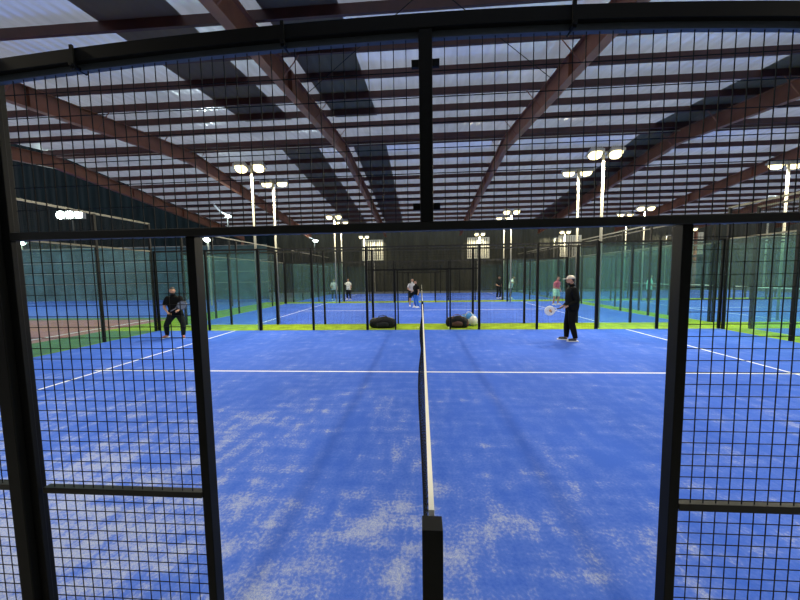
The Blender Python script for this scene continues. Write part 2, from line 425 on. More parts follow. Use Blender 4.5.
# ------------------------------------------------------------------ other side fences
PANEL = wires(-.96, .96, .0, 2.95, .05, .05, .0014).mesh('panel', M_WIRE)
PANEL_S = wires(-.48, .48, .0, 2.1, .05, .05, .0014).mesh('panel_small', M_WIRE)
PANEL_T = wires(-1.96, 1.96, 2.2, 2.95, .05, .1, .0017).mesh('panel_top', M_WIRE)
POST = MB().box((-.035, -.035, 0), (.035, .035, 3.0)).mesh('post', M_BLACK)
POSTB = MB().box((-.042, -.04, 0), (.042, .04, 3.02)).mesh('post_big', M_BLACK)
JAMB = MB().box((-.025, -.025, 0), (.025, .025, 2.15)).mesh('jamb', M_BLACK)
GLS = MB().box((-.95, -.006, .03), (.95, .006, 2.97)).mesh('glass', M_GLASS)
RAIL = MB().box((-10, -.025, 2.95), (10, .025, 3.01)).mesh('rail', M_OLIVE)
CROSS = MB().box((-2, -.02, 2.15), (2, .02, 2.19)).mesh('crossbar', M_BLACK)
MRAIL = MB().box((-.96, -.015, .955), (.96, .015, .985)).mesh('mid', M_BLACK)
def put(name, me, par, x, y=0, z=0):
    o = link(name, me, par); o.location = (x, y, z); return o
def side_fence(cx, y, label, flip=False):
    f = empty('court_fence', (cx, y, 0), 0, label, 'fence', 'side fences of the padel courts')
    for x in (-10, -8, -6, -4, -2, 2, 4, 6, 8, 10): put('post', POSTB if abs(x) in (2, 6) else POST, f, x)
    for x in (-.98, .98): put('jamb', JAMB, f, x)
    for x in (-5, -3, 3, 5): put('wire_mesh', PANEL, f, x)
    for x in (-1.48, 1.48): put('wire_mesh', PANEL_S, f, x)
    put('wire_mesh', PANEL_T, f, 0)
    for x in (-9, -7, 7, 9): put('glass_panel', GLS, f, x)
    put('top_rail', RAIL, f, 0); put('crossbar', CROSS, f, 0)
    return f
SL = {(0, 10.05): 'black mesh side fence across the far side of the front court',
      (0, 11.45): 'black mesh fence just behind the green strip, near side of the second court',
      (0, 21.55): 'black mesh fence on the far side of the second court', (0, 22.95): 'black mesh fence on the near side of the third court',
      (0, 33.05): 'black mesh fence of the third court in front of the far wall',
      (21, 10.05): 'black mesh side fence far side of the court to the right', (21, 11.45): 'near side fence of the second court to the right',
      (21, 21.55): 'far side fence of the second court to the right', (21, 22.95): 'near side fence of the third court to the right',
      (21, 33.05): 'far side fence of the third court to the right, before the wall'}
for (cx, y), l in SL.items(): side_fence(cx, y, l)
# end walls: 3 m glass with 1 m mesh above, along y
GLE = MB().box((-.006, -.96, .03), (.006, .96, 2.97)).mesh('glass_end', M_GLASS)
def wires_y():
    b = wires(-.96, .96, 3.03, 3.96, .05, .05, .0014)
    b.v = [(y, x, z) for x, y, z in b.v]; return b.mesh('panel_end', M_WIRE)
PANEL_E = wires_y()
POSTE = MB().box((-.035, -.035, 0), (.035, .035, 4.0)).mesh('post_end', M_BLACK)
RAILE = MB().box((-.025, -5, 3.97), (.025, 5, 4.03)).mesh('rail_end', M_RAIL)
RAILM = MB().box((-.02, -5, 2.97), (.02, 5, 3.02)).mesh('rail_mid', M_RAIL)
def end_wall(x, y0, label):
    f = empty('glass_end_wall', (x, y0+5, 0), 0, label, 'glass wall', 'glass end walls of the padel courts')
    for k in range(6): put('post', POSTE, f, 0, -4.96+k*1.984)
    for k in range(5): put('glass_panel', GLE, f, 0, -4+k*2); put('wire_mesh', PANEL_E, f, 0, -4+k*2)
    put('top_rail', RAILE, f, 0); put('glass_rail', RAILM, f, .03 if x > 0 else .0)
for x, y0, l in ((-10.06, 0, 'glass end wall with pale top rail, left end of the front court'), (10.06, 0, 'glass end wall with pale top rail, right end of the front court'),
                 (-10.06, 11.5, 'glass end wall at the left end of the second court'), (10.06, 11.5, 'glass end wall at the right end of the second court'),
                 (-10.06, 23, 'glass end wall at the left end of the third court'), (10.06, 23, 'glass end wall at the right end of the third court'),
                 (10.94, 0, 'glass end wall of the court to the right, nearest row'), (10.94, 11.5, 'glass end wall of the court to the right, second row'),
                 (10.94, 23, 'glass end wall of the court to the right, third row')):
    end_wall(x, y0, l)

# ------------------------------------------------------------------ nets
def net(cx, y0, label, detail=False):
    n = empty('padel_net', (cx, y0, 0), 0, label, 'net', 'nets of the padel courts')
    def tz(y): return .92-.04*(1-abs(y-5)/5)
    def bulge(y, z):
        if not detail: return 0
        k = math.sin(PI*min(1, max(0, z/tz(y))))
        return -k*(.035+.075*abs(math.sin(PI*(y-.4)/4.6))*max(0, math.sin(PI*y/10)))
    b = MB(); step = .045 if detail else .09; N = int(9.9/step); ms = 10
    r = .0016
    for i in range(N+1):
        y = .03+i*9.9/N
        pts = [(bulge(y, .03+(tz(y)-.05)*j/ms), y, .03+(tz(y)-.05)*j/ms) for j in range(ms+1)] if detail else [(0, y, .03), (0, y, tz(y)-.03)]
        b.path(pts, r, 4, (1, 0, 0))
    rows = 19 if detail else 10
    for j in range(rows+1):
        t_ = j/rows
        M_ = 90 if detail else 2
        b.path([(bulge(.03+9.9*i/M_, .03+(tz(.03+9.9*i/M_)-.05)*t_), .03+9.9*i/M_, .03+(tz(.03+9.9*i/M_)-.05)*t_) for i in range(M_+1)], r, 4)
    b.build('netting', M_WIRE, n)
    b = MB(); K = 20
    for i in range(K):
        ya, yb = 10*i/K, 10*(i+1)/K
        za, zb = tz(ya), tz(yb); w = .012; h = .05
        b.add([(-w, ya, za-h), (w, ya, za-h), (w, ya, za), (-w, ya, za), (-w, yb, zb-h), (w, yb, zb-h), (w, yb, zb), (-w, yb, zb)],
              [(0,3,2,1),(4,5,6,7),(0,1,5,4),(1,2,6,5),(2,3,7,6),(3,0,4,7)])
    b.build('top_tape', mat('white_net_tape', (.82, .80, .68), .7), n)
    for y in (-.075, 10.075):
        MB().box((-.043, y-.042, 0), (.043, y+.042, .92)).build('net_post', M_BLACK, n, bevel=.003)
    return n
net(0, 0, 'padel net with white top tape running away down the middle of the front court', True)
net(0, 11.5, 'net in the middle of the second court behind the green strip')
net(0, 23, 'net in the middle of the third, farthest court')
for y, l in ((0, 'net of the nearest court to the right'), (11.5, 'net of the second court to the right'), (23, 'net of the farthest court to the right')): net(21, y, l)

# ------------------------------------------------------------------ floodlight poles
POLEM = MB().bar((0, 0, 0), (0, 0, 6.02), .042, n=12).mesh('pole', M_POLE, True)
ARMM = MB().bar((-.42, 0, 6.0), (.42, 0, 6.0), .05).mesh('arm', M_POLE)
def head_mesh():
    b = MB(); b.box((-.17, -.16, .04), (.17, .16, .10)); b.box((-.15, -.13, .10), (.15, .13, .14))
    for k in range(7): x = -.13+k*.043; b.box((x, -.14, .10), (x+.01, .14, .17))
    return b.mesh('head', M_HEAD)
def lens_mesh(m): return MB().ell((0, 0, .04), (.155, .145, .13), 16, 8, lambda p: Vector((math.copysign(abs(p.x)**.7, p.x), math.copysign(abs(p.y)**.7, p.y), min(0, p.z)))).mesh('lens', m, True)
HEADM = head_mesh(); LENSM = lens_mesh(M_LENS); LENSW = lens_mesh(M_LENSW)
NL = 0
def light(kind, loc, power, color, parent=None, aim=(0, 0, -1), size=.3, angle=160, blend=.5):
    l = bpy.data.lights.new('lamp_light', kind); l.energy = power; l.color = color
    if kind == 'SPOT': l.spot_size = math.radians(angle); l.spot_blend = blend; l.shadow_soft_size = size
    elif kind == 'POINT': l.shadow_soft_size = size
    else: l.size = size
    o = bpy.data.objects.new('lamp_light', l); COL.objects.link(o); o.location = loc
    o.rotation_euler = Vector(aim).to_track_quat('-Z', 'Y').to_euler()
    if parent: o.parent = parent
    return o
WARM = (1.0, .90, .68)
def flood_pole(x, y, into, label, power=900, heads=True):
    p = empty('floodlight_pole', (x, y, 0), 0, label, 'floodlight pole', 'floodlight poles round the courts')
    put('pole', POLEM, p, 0); put('crossarm', ARMM, p, 0)
    for s in (-1, 1):
        h = put('floodlight', HEADM, p, s*.33, into*.12, 5.86); h.scale = (1.3, 1.2, 1.3); h.rotation_euler = (into*math.radians(14), 0, 0)
        link('lens', LENSM, h)
    if power: light('SPOT', (0, into*.12, 5.66), power, WARM, p, (0, into*.35, -1), .34, 168, .35)
    return p
PW = 1350
for cx, nm in ((0, ''), (21, ' of the right-hand court')):
    for s, sd in ((-1, 'left'), (1, 'right')):
        for y, into, l in ((-.12, 1, 'beside the near fence'), (10.2, -1, 'behind the front court'), (11.9, 1, 'just past the green strip'),
                           (21.3, -1, 'behind the second court'), (23.2, 1, 'before the third court'), (33.2, -1, 'in front of the far wall')):
            fp = flood_pole(13.75 if (cx and s < 0 and 10 < y < 12) else cx+6.15*s, y, into, 'twin-head floodlight pole %s, %s side%s' % (l, sd, nm), PW)
            if y > 20: fp.scale = (1, 1, 1.04)
# bright patches: lamps added to supply the last row's spill on the wall behind
for x in (-6.15, 6.15, 14.85, 27.15):
    light('SPOT', (x+.5, 36.75, 5.9), 500, WARM, None, (0, 1, -.45), .08, 110, .3)
    o = empty('added_spill_lamp', (x, 37.0, 0), 0, {-6.15: 'added lamp for floodlight spill on the far wall, left one behind the third court', 6.15: 'added lamp for floodlight spill on the far wall, right of the mullion',
        14.85: 'added lamp for floodlight spill on the far wall between the twin poles on the right', 27.15: 'added lamp for floodlight spill on the far wall beside the right door jamb'}[x], 'floodlight')
    MB().bar((.5, .05, 0), (.5, .05, 6.0), .04, n=8).build('pole', M_POLE, o)
    MB().box((.35, -.45, 5.9), (.65, .0, 6.0)).build('housing', M_HEAD, o)

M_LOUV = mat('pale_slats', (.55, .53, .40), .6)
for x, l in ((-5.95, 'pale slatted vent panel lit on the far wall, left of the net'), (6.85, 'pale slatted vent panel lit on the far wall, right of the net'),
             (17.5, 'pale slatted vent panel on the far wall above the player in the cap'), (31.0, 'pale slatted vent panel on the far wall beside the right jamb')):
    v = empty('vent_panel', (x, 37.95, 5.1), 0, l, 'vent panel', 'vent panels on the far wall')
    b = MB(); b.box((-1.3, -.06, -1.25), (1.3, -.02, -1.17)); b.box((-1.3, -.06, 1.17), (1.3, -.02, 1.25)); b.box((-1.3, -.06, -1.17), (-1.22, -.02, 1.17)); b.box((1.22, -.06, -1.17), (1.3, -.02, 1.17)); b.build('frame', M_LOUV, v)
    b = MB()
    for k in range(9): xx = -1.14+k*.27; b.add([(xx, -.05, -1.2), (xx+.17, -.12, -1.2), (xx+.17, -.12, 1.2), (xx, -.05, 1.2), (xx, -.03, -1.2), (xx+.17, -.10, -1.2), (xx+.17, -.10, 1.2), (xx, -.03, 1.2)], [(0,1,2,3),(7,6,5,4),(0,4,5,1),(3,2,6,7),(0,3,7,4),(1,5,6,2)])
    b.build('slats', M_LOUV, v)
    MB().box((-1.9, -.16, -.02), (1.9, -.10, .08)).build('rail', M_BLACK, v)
# the big white floodlight on the left, street lamps
def mast(x, y, h, label, r=.5):
    o = empty('floodlight_mast', (x, y, 0), 0, label, 'floodlight mast')
    MB().bar((0, 0, 0), (0, 0, h), .09, n=10).build('pole', M_OLIVE, o)
    MB().box((-1.0, -.05, h-.1), (1.0, .05, h)).build('crossarm', M_OLIVE, o)
    for i in range(3):
        hh = MB().box((-1.1+i*1.0-.42, -.25, h-.2), (-1.1+i*1.0+.42, .1, h+.6)).build('floodlight', M_HEAD, o)
        MB().ell((-1.1+i*1.0+.01, -.26, h+.2), (.42, .2, .40), 18, 10).build('lens', M_LENSW, hh, True)
    return o
m0 = mast(-36, 30, 8.5, 'tall mast with blinding white floodlights beyond the red court')
light('SPOT', (-36, 29.4, 8.6), 2600, (.75, 1, .92), None, (.35, -1, -.45), .5, 165, .5)
light('SPOT', (-36, 31.0, 9.2), 500, (.7, 1, .95), None, (0, 1, -.2), .6, 160, .6)
def street_lamp(x, y, h, s, label):
    o = empty('street_lamp', (x, y, 0), 0, label, 'street lamp')
    MB().bar((0, 0, 0), (0, 0, h), .06, n=8).build('pole', M_OLIVE, o)
    pts = [(0, 0, h-.05), (-.12*s, 0, h+.25*s), (-.55*s, 0, h+.42*s), (-.95*s, 0, h+.75*s), (-1.3*s, 0, h+1.15*s), (-1.35*s, 0, h+1.3*s)]
    MB().path(pts, .06, 8).build('curved_arm', mat('white_arm', (.8, .85, .85), .4), o, True)
    hd = MB().box((-.2*s, -.15*s, h), (.5*s, .15*s, h+.12*s)).build('lamp_head', M_HEAD, o, bevel=.02)
    MB().ell((.15*s, -.06, h-.0), (.28*s, .2*s, .13*s), 14, 8).build('lens', M_LENSW, hd, True)
    light('POINT', (.15, -.4, h-.3), 120, (.8, .95, 1), o, size=.15)
street_lamp(-13.2, 20, 6.15, .66, 'curved white street lamp glowing against the roof, beside the left jamb')
street_lamp(-12.1, 34.6, 6.0, .95, 'curved white street lamp low over the fence, left of centre')
def small_lamp(x, y, h, label, two=False):
    o = empty('yard_lamp', (x, y, 0), 0, label, 'yard lamp')
    MB().bar((0, 0, 0), (0, 0, h), .06, n=8).build('pole', M_POLE, o)
    for k in ((-.35, .35) if two else (0,)):
        hd = MB().box((k-.25, -.2, h-.03), (k+.25, .2, h+.1)).build('lamp_head', M_HEAD, o)
        MB().ell((k, -.12, h-.02), (.22, .2, .16), 12, 8).build('lens', M_LENSW, hd, True)
small_lamp(-15.1, 20.6, 4.7, 'small white lamp on a short pole just right of the left jamb')
small_lamp(-41.5, 29.5, 5.9, 'small twin white lamp far left beneath the crossbar', True)
small_lamp(31.2, 30, 6.9, 'small twin white lamp over the right-hand courts', True)

# ------------------------------------------------------------------ people
def skin_mesh(nodes, edges, root, sub=2):
    """nodes: name -> (pos, radius); returns an evaluated smooth mesh"""
    bm = bmesh.new(); lay = bm.verts.layers.skin.verify(); V = {}
    for k, (p, r) in nodes.items():
        v = bm.verts.new(p); V[k] = v
        v[lay].radius = (r, r) if not isinstance(r, tuple) else r
        v[lay].use_root = (k == root)
    for a, c in edges: bm.edges.new((V[a], V[c]))
    me = bpy.data.meshes.new('tmp'); bm.to_mesh(me); bm.free()
    o = bpy.data.objects.new('tmp', me); COL.objects.link(o)
    md = o.modifiers.new('s', 'SKIN'); md.use_smooth_shade = True
    sd = o.modifiers.new('d', 'SUBSURF'); sd.levels = sub; sd.render_levels = sub
    dg = bpy.context.evaluated_depsgraph_get(); dg.update()
    out = bpy.data.meshes.new_from_object(o.evaluated_get(dg))
    bpy.data.objects.remove(o)
    return out
def absorb(b, me, M=None):
    n = len(b.v); b.v += [tuple((M @ v.co) if M else v.co) for v in me.vertices]
    b.f += [tuple(i+n for i in p.vertices) for p in me.polygons]
SKIN = (.45, .25, .16)
def person(loc, rz, label, J, shirt, trousers, shoes, sleeve='long', skin=SKIN, hair=(.015, .012, .01), beard=False, cap=None, yaw_head=0, scale=1.0, shorts=False, detail=True, group=None, hair_len=0, bulk=1.0):
    """J: joint positions in metres, person faces local -y"""
    root = empty('person', loc, rz, label, 'person', group); root.scale = (scale,)*3
    V = Vector
    ms = mat('skin_%d' % int(skin[0]*1000), skin, .55, spec=.3)
    nodes = {}; edges = []
    def N(k, p, r): nodes[k] = (V(p), r)
    N('pelvis', J['pelvis'], .150*bulk); N('waist', V(J['pelvis']).lerp(V(J['chest']), .5), .142*bulk); N('chest', J['chest'], .160*bulk)
    N('neck0', V(J['chest']).lerp(V(J['neck']), .75), .07); N('neck', J['neck'], .052); N('skull', V(J['neck']).lerp(V(J['head']), .6), .055)
    edges += [('pelvis', 'waist'), ('waist', 'chest'), ('chest', 'neck0'), ('neck0', 'neck'), ('neck', 'skull')]
    for s in 'LR':
        sh, el, wr = V(J['sh'+s]), V(J['el'+s]), V(J['wr'+s])
        N('sh'+s, sh, .072*bulk); N('um'+s, sh.lerp(el, .5), .055*bulk); N('el'+s, el, .043); N('fm'+s, el.lerp(wr, .35), .037); N('wr'+s, wr, .024)
        hd = (wr-el).normalized(); hand = V(J.get('ha'+s, wr+hd*.08)); N('ha'+s, hand, (.036, .020))
        edges += [('chest', 'sh'+s), ('sh'+s, 'um'+s), ('um'+s, 'el'+s), ('el'+s, 'fm'+s), ('fm'+s, 'wr'+s), ('wr'+s, 'ha'+s)]
        hp, kn, an = V(J['hp'+s]), V(J['kn'+s]), V(J['an'+s]); toe = V(J['to'+s])
        N('hp'+s, hp, .105*bulk); N('tm'+s, hp.lerp(kn, .45), .092*bulk); N('kn'+s, kn, .064*bulk); N('cm'+s, kn.lerp(an, .35), .062*bulk); N('an'+s, an, .042*bulk)
        N('he'+s, an.lerp(V((an.x, an.y, .035)), .9), .036); N('to'+s, toe, .028)
        edges += [('pelvis', 'hp'+s), ('hp'+s, 'tm'+s), ('tm'+s, 'kn'+s), ('kn'+s, 'cm'+s), ('cm'+s, 'an'+s), ('an'+s, 'he'+s), ('he'+s, 'to'+s)]
    body_me = skin_mesh(nodes, edges, 'pelvis'); b = MB(); absorb(b, body_me)
    # head: cranium, jaw, nose, ears, brow
    H = Matrix.Translation(J['head']) @ Matrix.Rotation(yaw_head, 4, 'Z') @ Matrix.Rotation(J.get('nod', 0), 4, 'X')
    hb = MB()
    def shape(p):
        w = 1-.28*max(0, -p.z)**1.3; d = 1.0 if p.y > 0 else (1-.10*max(0, -p.z))
        return Vector((p.x*w, p.y*d*(1-.12*max(0, -p.z)), p.z))
    hb.ell((0, 0, 0), (.077, .098, .122), 20, 14, shape)
    hb.ell((0, -.098, -.012), (.013, .018, .026), 8, 6); hb.ell((-.078, .008, -.008), (.010, .018, .03), 8, 6); hb.ell((.078, .008, -.008), (.010, .018, .03), 8, 6)
    hb.ell((0, -.084, -.052), (.024, .010, .006), 8, 4); hb.ell((0, -.088, .027), (.045, .010, .010), 10, 5)
    n = len(b.v); b.v += [tuple(H @ V(v)) for v in hb.v]; b.f += [tuple(i+n for i in f) for f in hb.f]
    if detail:
        # five fingers on each hand, curled
        for s in 'LR':
            el, wr, ha = V(J['el'+s]), nodes['wr'+s][0], nodes['ha'+s][0]
            d = (ha-wr).normalized(); side = d.cross(V((0, 0, 1)));
            side = side.normalized() if side.length > .2 else V((0, 1, 0))
            nrm = side.cross(d).normalized(); curl = -nrm if nrm.z > 0 else nrm
            for k, (o_, L) in enumerate(((-.030, .062), (-.010, .072), (.010, .068), (.029, .054))):
                r0 = ha+side*o_; p1 = r0+d*L*.45+curl*.006; p2 = p1+d*L*.25+curl*L*.35; p3 = p2-d*L*.08+curl*L*.35
                b.path([r0-d*.02, p1, p2, p3], [.0095, .009, .008, .0065], 6)
            sg = -1 if s == 'L' else 1
            t0 = wr.lerp(ha, .45)+side*.024*sg
            b.path([t0, t0+side*.022*sg+d*.028+curl*.012, t0+side*.018*sg+d*.050+curl*.030], [.011, .010, .0075], 6)
    body = b.build('body', ms, root, True)
    # eyes
    e = MB()
    for s in (-1, 1): e.ell((s*.031, -.083, .012), (.012, .008, .007), 8, 6)
    e.v = [tuple(H @ V(v)) for v in e.v]; e.build('eyes', mat('dark_eyes', (.03, .02, .02), .3), root, True)
    # clothes: shells that follow the body surface, cut at neckline, cuffs, waist and hems
    up = ('skin',)
    segs = []
    for i, (p, q) in enumerate(edges):
        segs.append((p, q, nodes[p][0], nodes[q][0], max(nodes[p][1] if not isinstance(nodes[p][1], tuple) else .03, nodes[q][1] if not isinstance(nodes[q][1], tuple) else .03)))
    def region(c):
        best = None
        for p, q, a_, b_, r_ in segs:
            d = b_-a_; t_ = max(0, min(1, (c-a_).dot(d)/d.length_squared)); ds = (c-(a_+d*t_)).length/r_
            if best is None or ds < best[0]: best = (ds, p, q, t_)
        return best
    me0 = body_me
    reg = []
    waist_z = J['pelvis'][2]+.03
    for p in me0.polygons:
        c = p.center; ds, a_, b_, t_ = region(c)
        k = ''
        key = a_[:2]+b_[:2]
        torso = {a_, b_} <= {'pelvis', 'waist', 'chest', 'neck0'} or (a_ == 'chest' and b_[:2] == 'sh')
        if (a_, b_) == ('neck0', 'neck') and t_ < .1: torso = True
        if torso: k = 'T' if c.z < waist_z-.10 else ('ST' if c.z < waist_z+.02 else 'S')
        elif a_[:2] == 'sh': k = 'S'
        elif a_[:2] == 'um': k = 'S' if sleeve == 'long' or t_ < .45 else ''
        elif a_[:2] in ('el', 'fm'): k = 'S' if sleeve == 'long' and not (a_[:2] == 'fm' and t_ > .9) else ''
        elif b_[:2] == 'hp': k = 'T' if c.z < waist_z-.12 else 'ST'
        elif a_[:2] == 'hp': k = 'T'
        elif a_[:2] == 'tm': k = 'T' if not shorts or t_ < .75 else ''
        elif a_[:2] == 'kn' and not shorts: k = 'T'
        elif a_[:2] == 'cm' and not shorts: k = 'T' if t_ < .97 else ''
        reg.append(k)
    def shell(name, flag, grow, m):
        bm = bmesh.new(); bm.from_mesh(me0); bm.faces.ensure_lookup_table(); bm.normal_update()
        for v in bm.verts: v.co += v.normal*grow
        bmesh.ops.delete(bm, geom=[f for f, k in zip(bm.faces, reg) if flag not in k], context='FACES')
        me = bpy.data.meshes.new(name); bm.to_mesh(me); bm.free()
        for p in me.polygons: p.use_smooth = True
        me.materials.clear(); me.materials.append(m); o = link(name, me, root)
        sd = o.modifiers.new('thick', 'SOLIDIFY'); sd.thickness = .006; sd.offset = 1
        return o
    shell('shorts' if shorts else 'trousers', 'T', .010 if not shorts else .022, trousers)
    shell('shirt', 'S', .017, shirt)
    for s in 'LR':
        an = V(J['an'+s]); toe = V(J['to'+s]); d = V((toe.x-an.x, toe.y-an.y, 0)).normalized()
        me = skin_mesh({'a': ((an.x-d.x*.03, an.y-d.y*.03, .055), .048), 'b': ((toe.x, toe.y, .042), .042), 'c': (V((toe.x, toe.y, .038))+d*.04, .034)}, [('a', 'b'), ('b', 'c')], 'a', 2)
        so = link('shoe', me, root); me.materials.clear(); me.materials.append(shoes)
        sb = MB(); sb.bar((an.x-d.x*.07, an.y-d.y*.07, .012), (toe.x+d.x*.07, toe.y+d.y*.07, .012), .085, .024); sb.build('sole', mat('pale_sole', (.7, .7, .66), .7), so)
    hr = MB()
    hr.ell((0, .012, .022), (.084, .104, .112), 20, 14, lambda p: Vector((p.x, p.y, max(p.z, -.55 if p.y > .25 else (.05 if p.y > -.2 else .42)))))
    if hair_len: hr.ell((0, .075, -.06), (.07, .045, .14), 12, 8)
    hr.v = [tuple(H @ V(v)) for v in hr.v]; hr.build('hair', mat('hair_%d' % int(hair[0]*1000), hair, .7), root, True)
    if beard:
        bb = MB(); bb.ell((0, -.050, -.080), (.058, .052, .048), 16, 10, lambda p: Vector((p.x, p.y, min(p.z, .45))))
        bb.v = [tuple(H @ V(v)) for v in bb.v]; bb.build('beard', mat('hair_10', (.012, .009, .008), .8), root, True)
    if cap:
        cb = MB(); cb.ell((0, .008, .05), (.092, .112, .098), 20, 12, lambda p: Vector((p.x, p.y, max(p.z, .0))))
        cb.ell((0, -.125, .055), (.07, .075, .010), 16, 6)
        cb.v = [tuple(H @ V(v)) for v in cb.v]; cb.build('cap', cap, root, True)
    return root, nodes

C_BLACK = mat('black_cloth', (.0055, .006, .0055), .9, bump=.3, bscale=30, spec=.1)
C_DARK = mat('dark_cloth', (.010, .014, .013), .9, bump=.3, bscale=30, spec=.1)
C_GREY = mat('light_grey_cloth', (.42, .42, .44), .85)
C_WHITE = mat('white_cloth', (.75, .76, .70), .85)
C_MINT = mat('mint_cloth', (.35, .72, .52), .85)
C_PINK = mat('pink_cloth', (.45, .12, .16), .85)
C_BLUE = mat('bright_blue_cloth', (.02, .14, .55), .85)
S_BLACK = mat('black_shoe', (.015, .015, .018), .5)
S_RED = mat('reddish_shoe', (.42, .13, .09), .5)
S_WHITE = mat('white_shoe', (.8, .8, .8), .5)

def stand(dx=0.0, lean=0.0, crouch=0.0, wide=.10):
    z = -crouch
    return dict(pelvis=(0, 0, .95+z), chest=(0, -lean*.5, 1.27+z), neck=(0, -lean*.8, 1.50+z), head=(0, -lean-.02, 1.665+z),
        shL=(.185, -lean*.6, 1.41+z), shR=(-.185, -lean*.6, 1.41+z), elL=(.25, -lean*.6+.02, 1.13+z), elR=(-.25, -lean*.6+.02, 1.13+z),
        wrL=(.27, -lean*.6-.06, .89+z), wrR=(-.27, -lean*.6-.06, .89+z),
        hpL=(.095, 0, .90+z), hpR=(-.095, 0, .90+z), knL=(wide+.02, -.03-crouch*.9, .50+z*.4), knR=(-wide-.02, -.03-crouch*.9, .50+z*.4),
        anL=(wide+.03, .03, .09), anR=(-wide-.03, .03, .09), toL=(wide+.05, -.13, .04), toR=(-wide-.05, -.13, .04))

# player on the left: black t-shirt, crouched and facing us, paddle held across the front
J = stand(lean=.16, crouch=.10, wide=.20)
J.update(elL=(.27, -.12, 1.05), wrL=(.20, -.33, .94), haL=(.17, -.39, .93), elR=(-.29, -.10, 1.03), wrR=(-.12, -.30, .86), haR=(-.06, -.35, .85),
         knL=(.24, -.14, .46), knR=(-.25, -.12, .45), anL=(.22, -.14, .09), anR=(-.33, .10, .09), toL=(.28, -.30, .04), toR=(-.38, -.06, .04), nod=.08)
person((-8.22, 8.72, .006), .35, 'bearded man in black t-shirt crouching with a grey paddle at the left service line', J, C_BLACK, C_DARK, S_RED, 'short', beard=True, yaw_head=.1, bulk=1.08)
# player on the right: long black sleeves, seen from the side, facing the net
J = stand(lean=.03, wide=.07)
J.update(chest=(0, .0, 1.28), head=(0, -.06, 1.675), neck=(0, -.01, 1.51),
         elL=(.22, .06, 1.12), wrL=(.17, -.16, .98), haL=(.15, -.24, .95), elR=(-.23, .05, 1.13), wrR=(-.20, -.15, .96), haR=(-.17, -.235, .93),
         anL=(.10, .07, .09), toL=(.13, -.08, .04), anR=(-.11, -.10, .09), toR=(-.14, -.26, .04), knR=(-.10, -.09, .50), nod=.06)
person((4.27, 8.05, .006), -PI/2-.12, 'bearded man in black tracksuit and pale cap standing side-on with a white paddle', J, C_BLACK, C_BLACK, S_BLACK, 'long', beard=True,
       cap=mat('beige_cap', (.62, .55, .45), .8), scale=1.035, bulk=1.12)
# far players
def far(loc, rz, label, **k):
    lean = k.pop('lean', .05); wide = k.pop('wide', .12); up = k.pop('up', False)
    J = stand(lean=lean, crouch=.03, wide=wide)
    if up: J.update(elR=(-.34, -.12, 1.25), wrR=(-.30, -.32, 1.30), haR=(-.29, -.39, 1.33))
    else: J.update(wrR=(-.18, -.28, 1.0), haR=(-.14, -.35, 1.02), elR=(-.27, -.02, 1.10))
    return person(loc, rz, label, J, k['shirt'], k['trousers'], k.get('shoes', S_WHITE), k.get('sleeve', 'short'), shorts=k.get('shorts', False), detail=False, scale=k.get('scale', 1), hair_len=k.get('hl', 0))
far((-.62, 18.75, .006), .3, 'person in light grey shirt and dark shorts beside the second net', shirt=C_GREY, trousers=C_DARK, shorts=True)
far((-.33, 17.9, .006), -.9, 'person in black shirt and bright blue trousers beside the second net', shirt=C_BLACK, trousers=C_BLUE, sleeve='short', scale=.93)
far((-7.35, 25.0, .006), .4, 'person in grey shirt on the far court, left one of two before the wall', shirt=C_GREY, trousers=C_DARK)
far((-6.1, 25.0, .006), -.4, 'person in light shirt on the far court, left of the net', shirt=C_WHITE, trousers=C_DARK, up=True)
far((6.1, 24.5, .006), .5, 'person in dark clothes on the far court, right of the net', shirt=C_DARK, trousers=C_DARK)
far((6.95, 24.3, .006), 1.2, 'person in white shirt leaning forward on the far court', shirt=C_WHITE, trousers=C_DARK, lean=.22, up=True)
far((8.25, 18.9, .006), .6, 'person in pink top and mint shorts playing on the second court', shirt=C_PINK, trousers=C_MINT, shorts=True, lean=.12, wide=.2)
far((14.45, 20.0, .006), 1.3, 'person in pale mint shirt on the right-hand court behind glass', shirt=C_MINT, trousers=C_DARK)

# ------------------------------------------------------------------ paddles
def paddle(loc, rot, label, face, rim, motif=None):
    o = empty('padel_racket', loc, 0, label, 'racket'); o.rotation_euler = rot
    # lies in the local xz plane; grip at the origin, head up along +z
    n = 32; b = MB(); vs = []
    def out(t, g=1.0): return (math.sin(t)*.125*g, .33+math.cos(t)*.135*g)
    for y in (-.016, .016): vs += [(out(2*PI*i/n, .93)[0], y, out(2*PI*i/n, .93)[1]) for i in range(n)]
    b.add(vs, [tuple(range(n)), tuple(range(2*n-1, n-1, -1))])
    b.build('face', face, o)
    b = MB(); b.path([(out(2*PI*i/n)[0], 0, out(2*PI*i/n)[1]) for i in range(n+1)], .019, 6, (0, 1, 0)); b.build('rim', rim, o, True)
    b = MB(); b.bar((-.075, 0, .225), (-.012, 0, .12), .022); b.bar((.075, 0, .225), (.012, 0, .12), .022); b.build('throat', rim, o)
    MB().bar((0, 0, -.06), (0, 0, .13), .018, n=10).build('grip', mat('racket_grip', (.10, .10, .10), .8), o, True)
    hb = MB()
    for i in range(-2, 3):
        for j in range(-2, 3):
            if i*i+j*j <= 5: hb.bar((i*.032, -.0175, .33+j*.034), (i*.032, .0175, .33+j*.034), .006, n=8)
    hb.build('holes', mat('hole_dark', (.02, .02, .02), .8), o)
    if motif:
        mb = MB()
        mb.ell((.0, 0, .32), (.08, .0195, .075), 14, 8); mb.build('motif', motif, o)
        mb = MB(); mb.ell((-.045, 0, .30), (.03, .0215, .035), 10, 6); mb.build('motif', mat('dark_motif', (.05, .02, .02), .5), o)
    return o
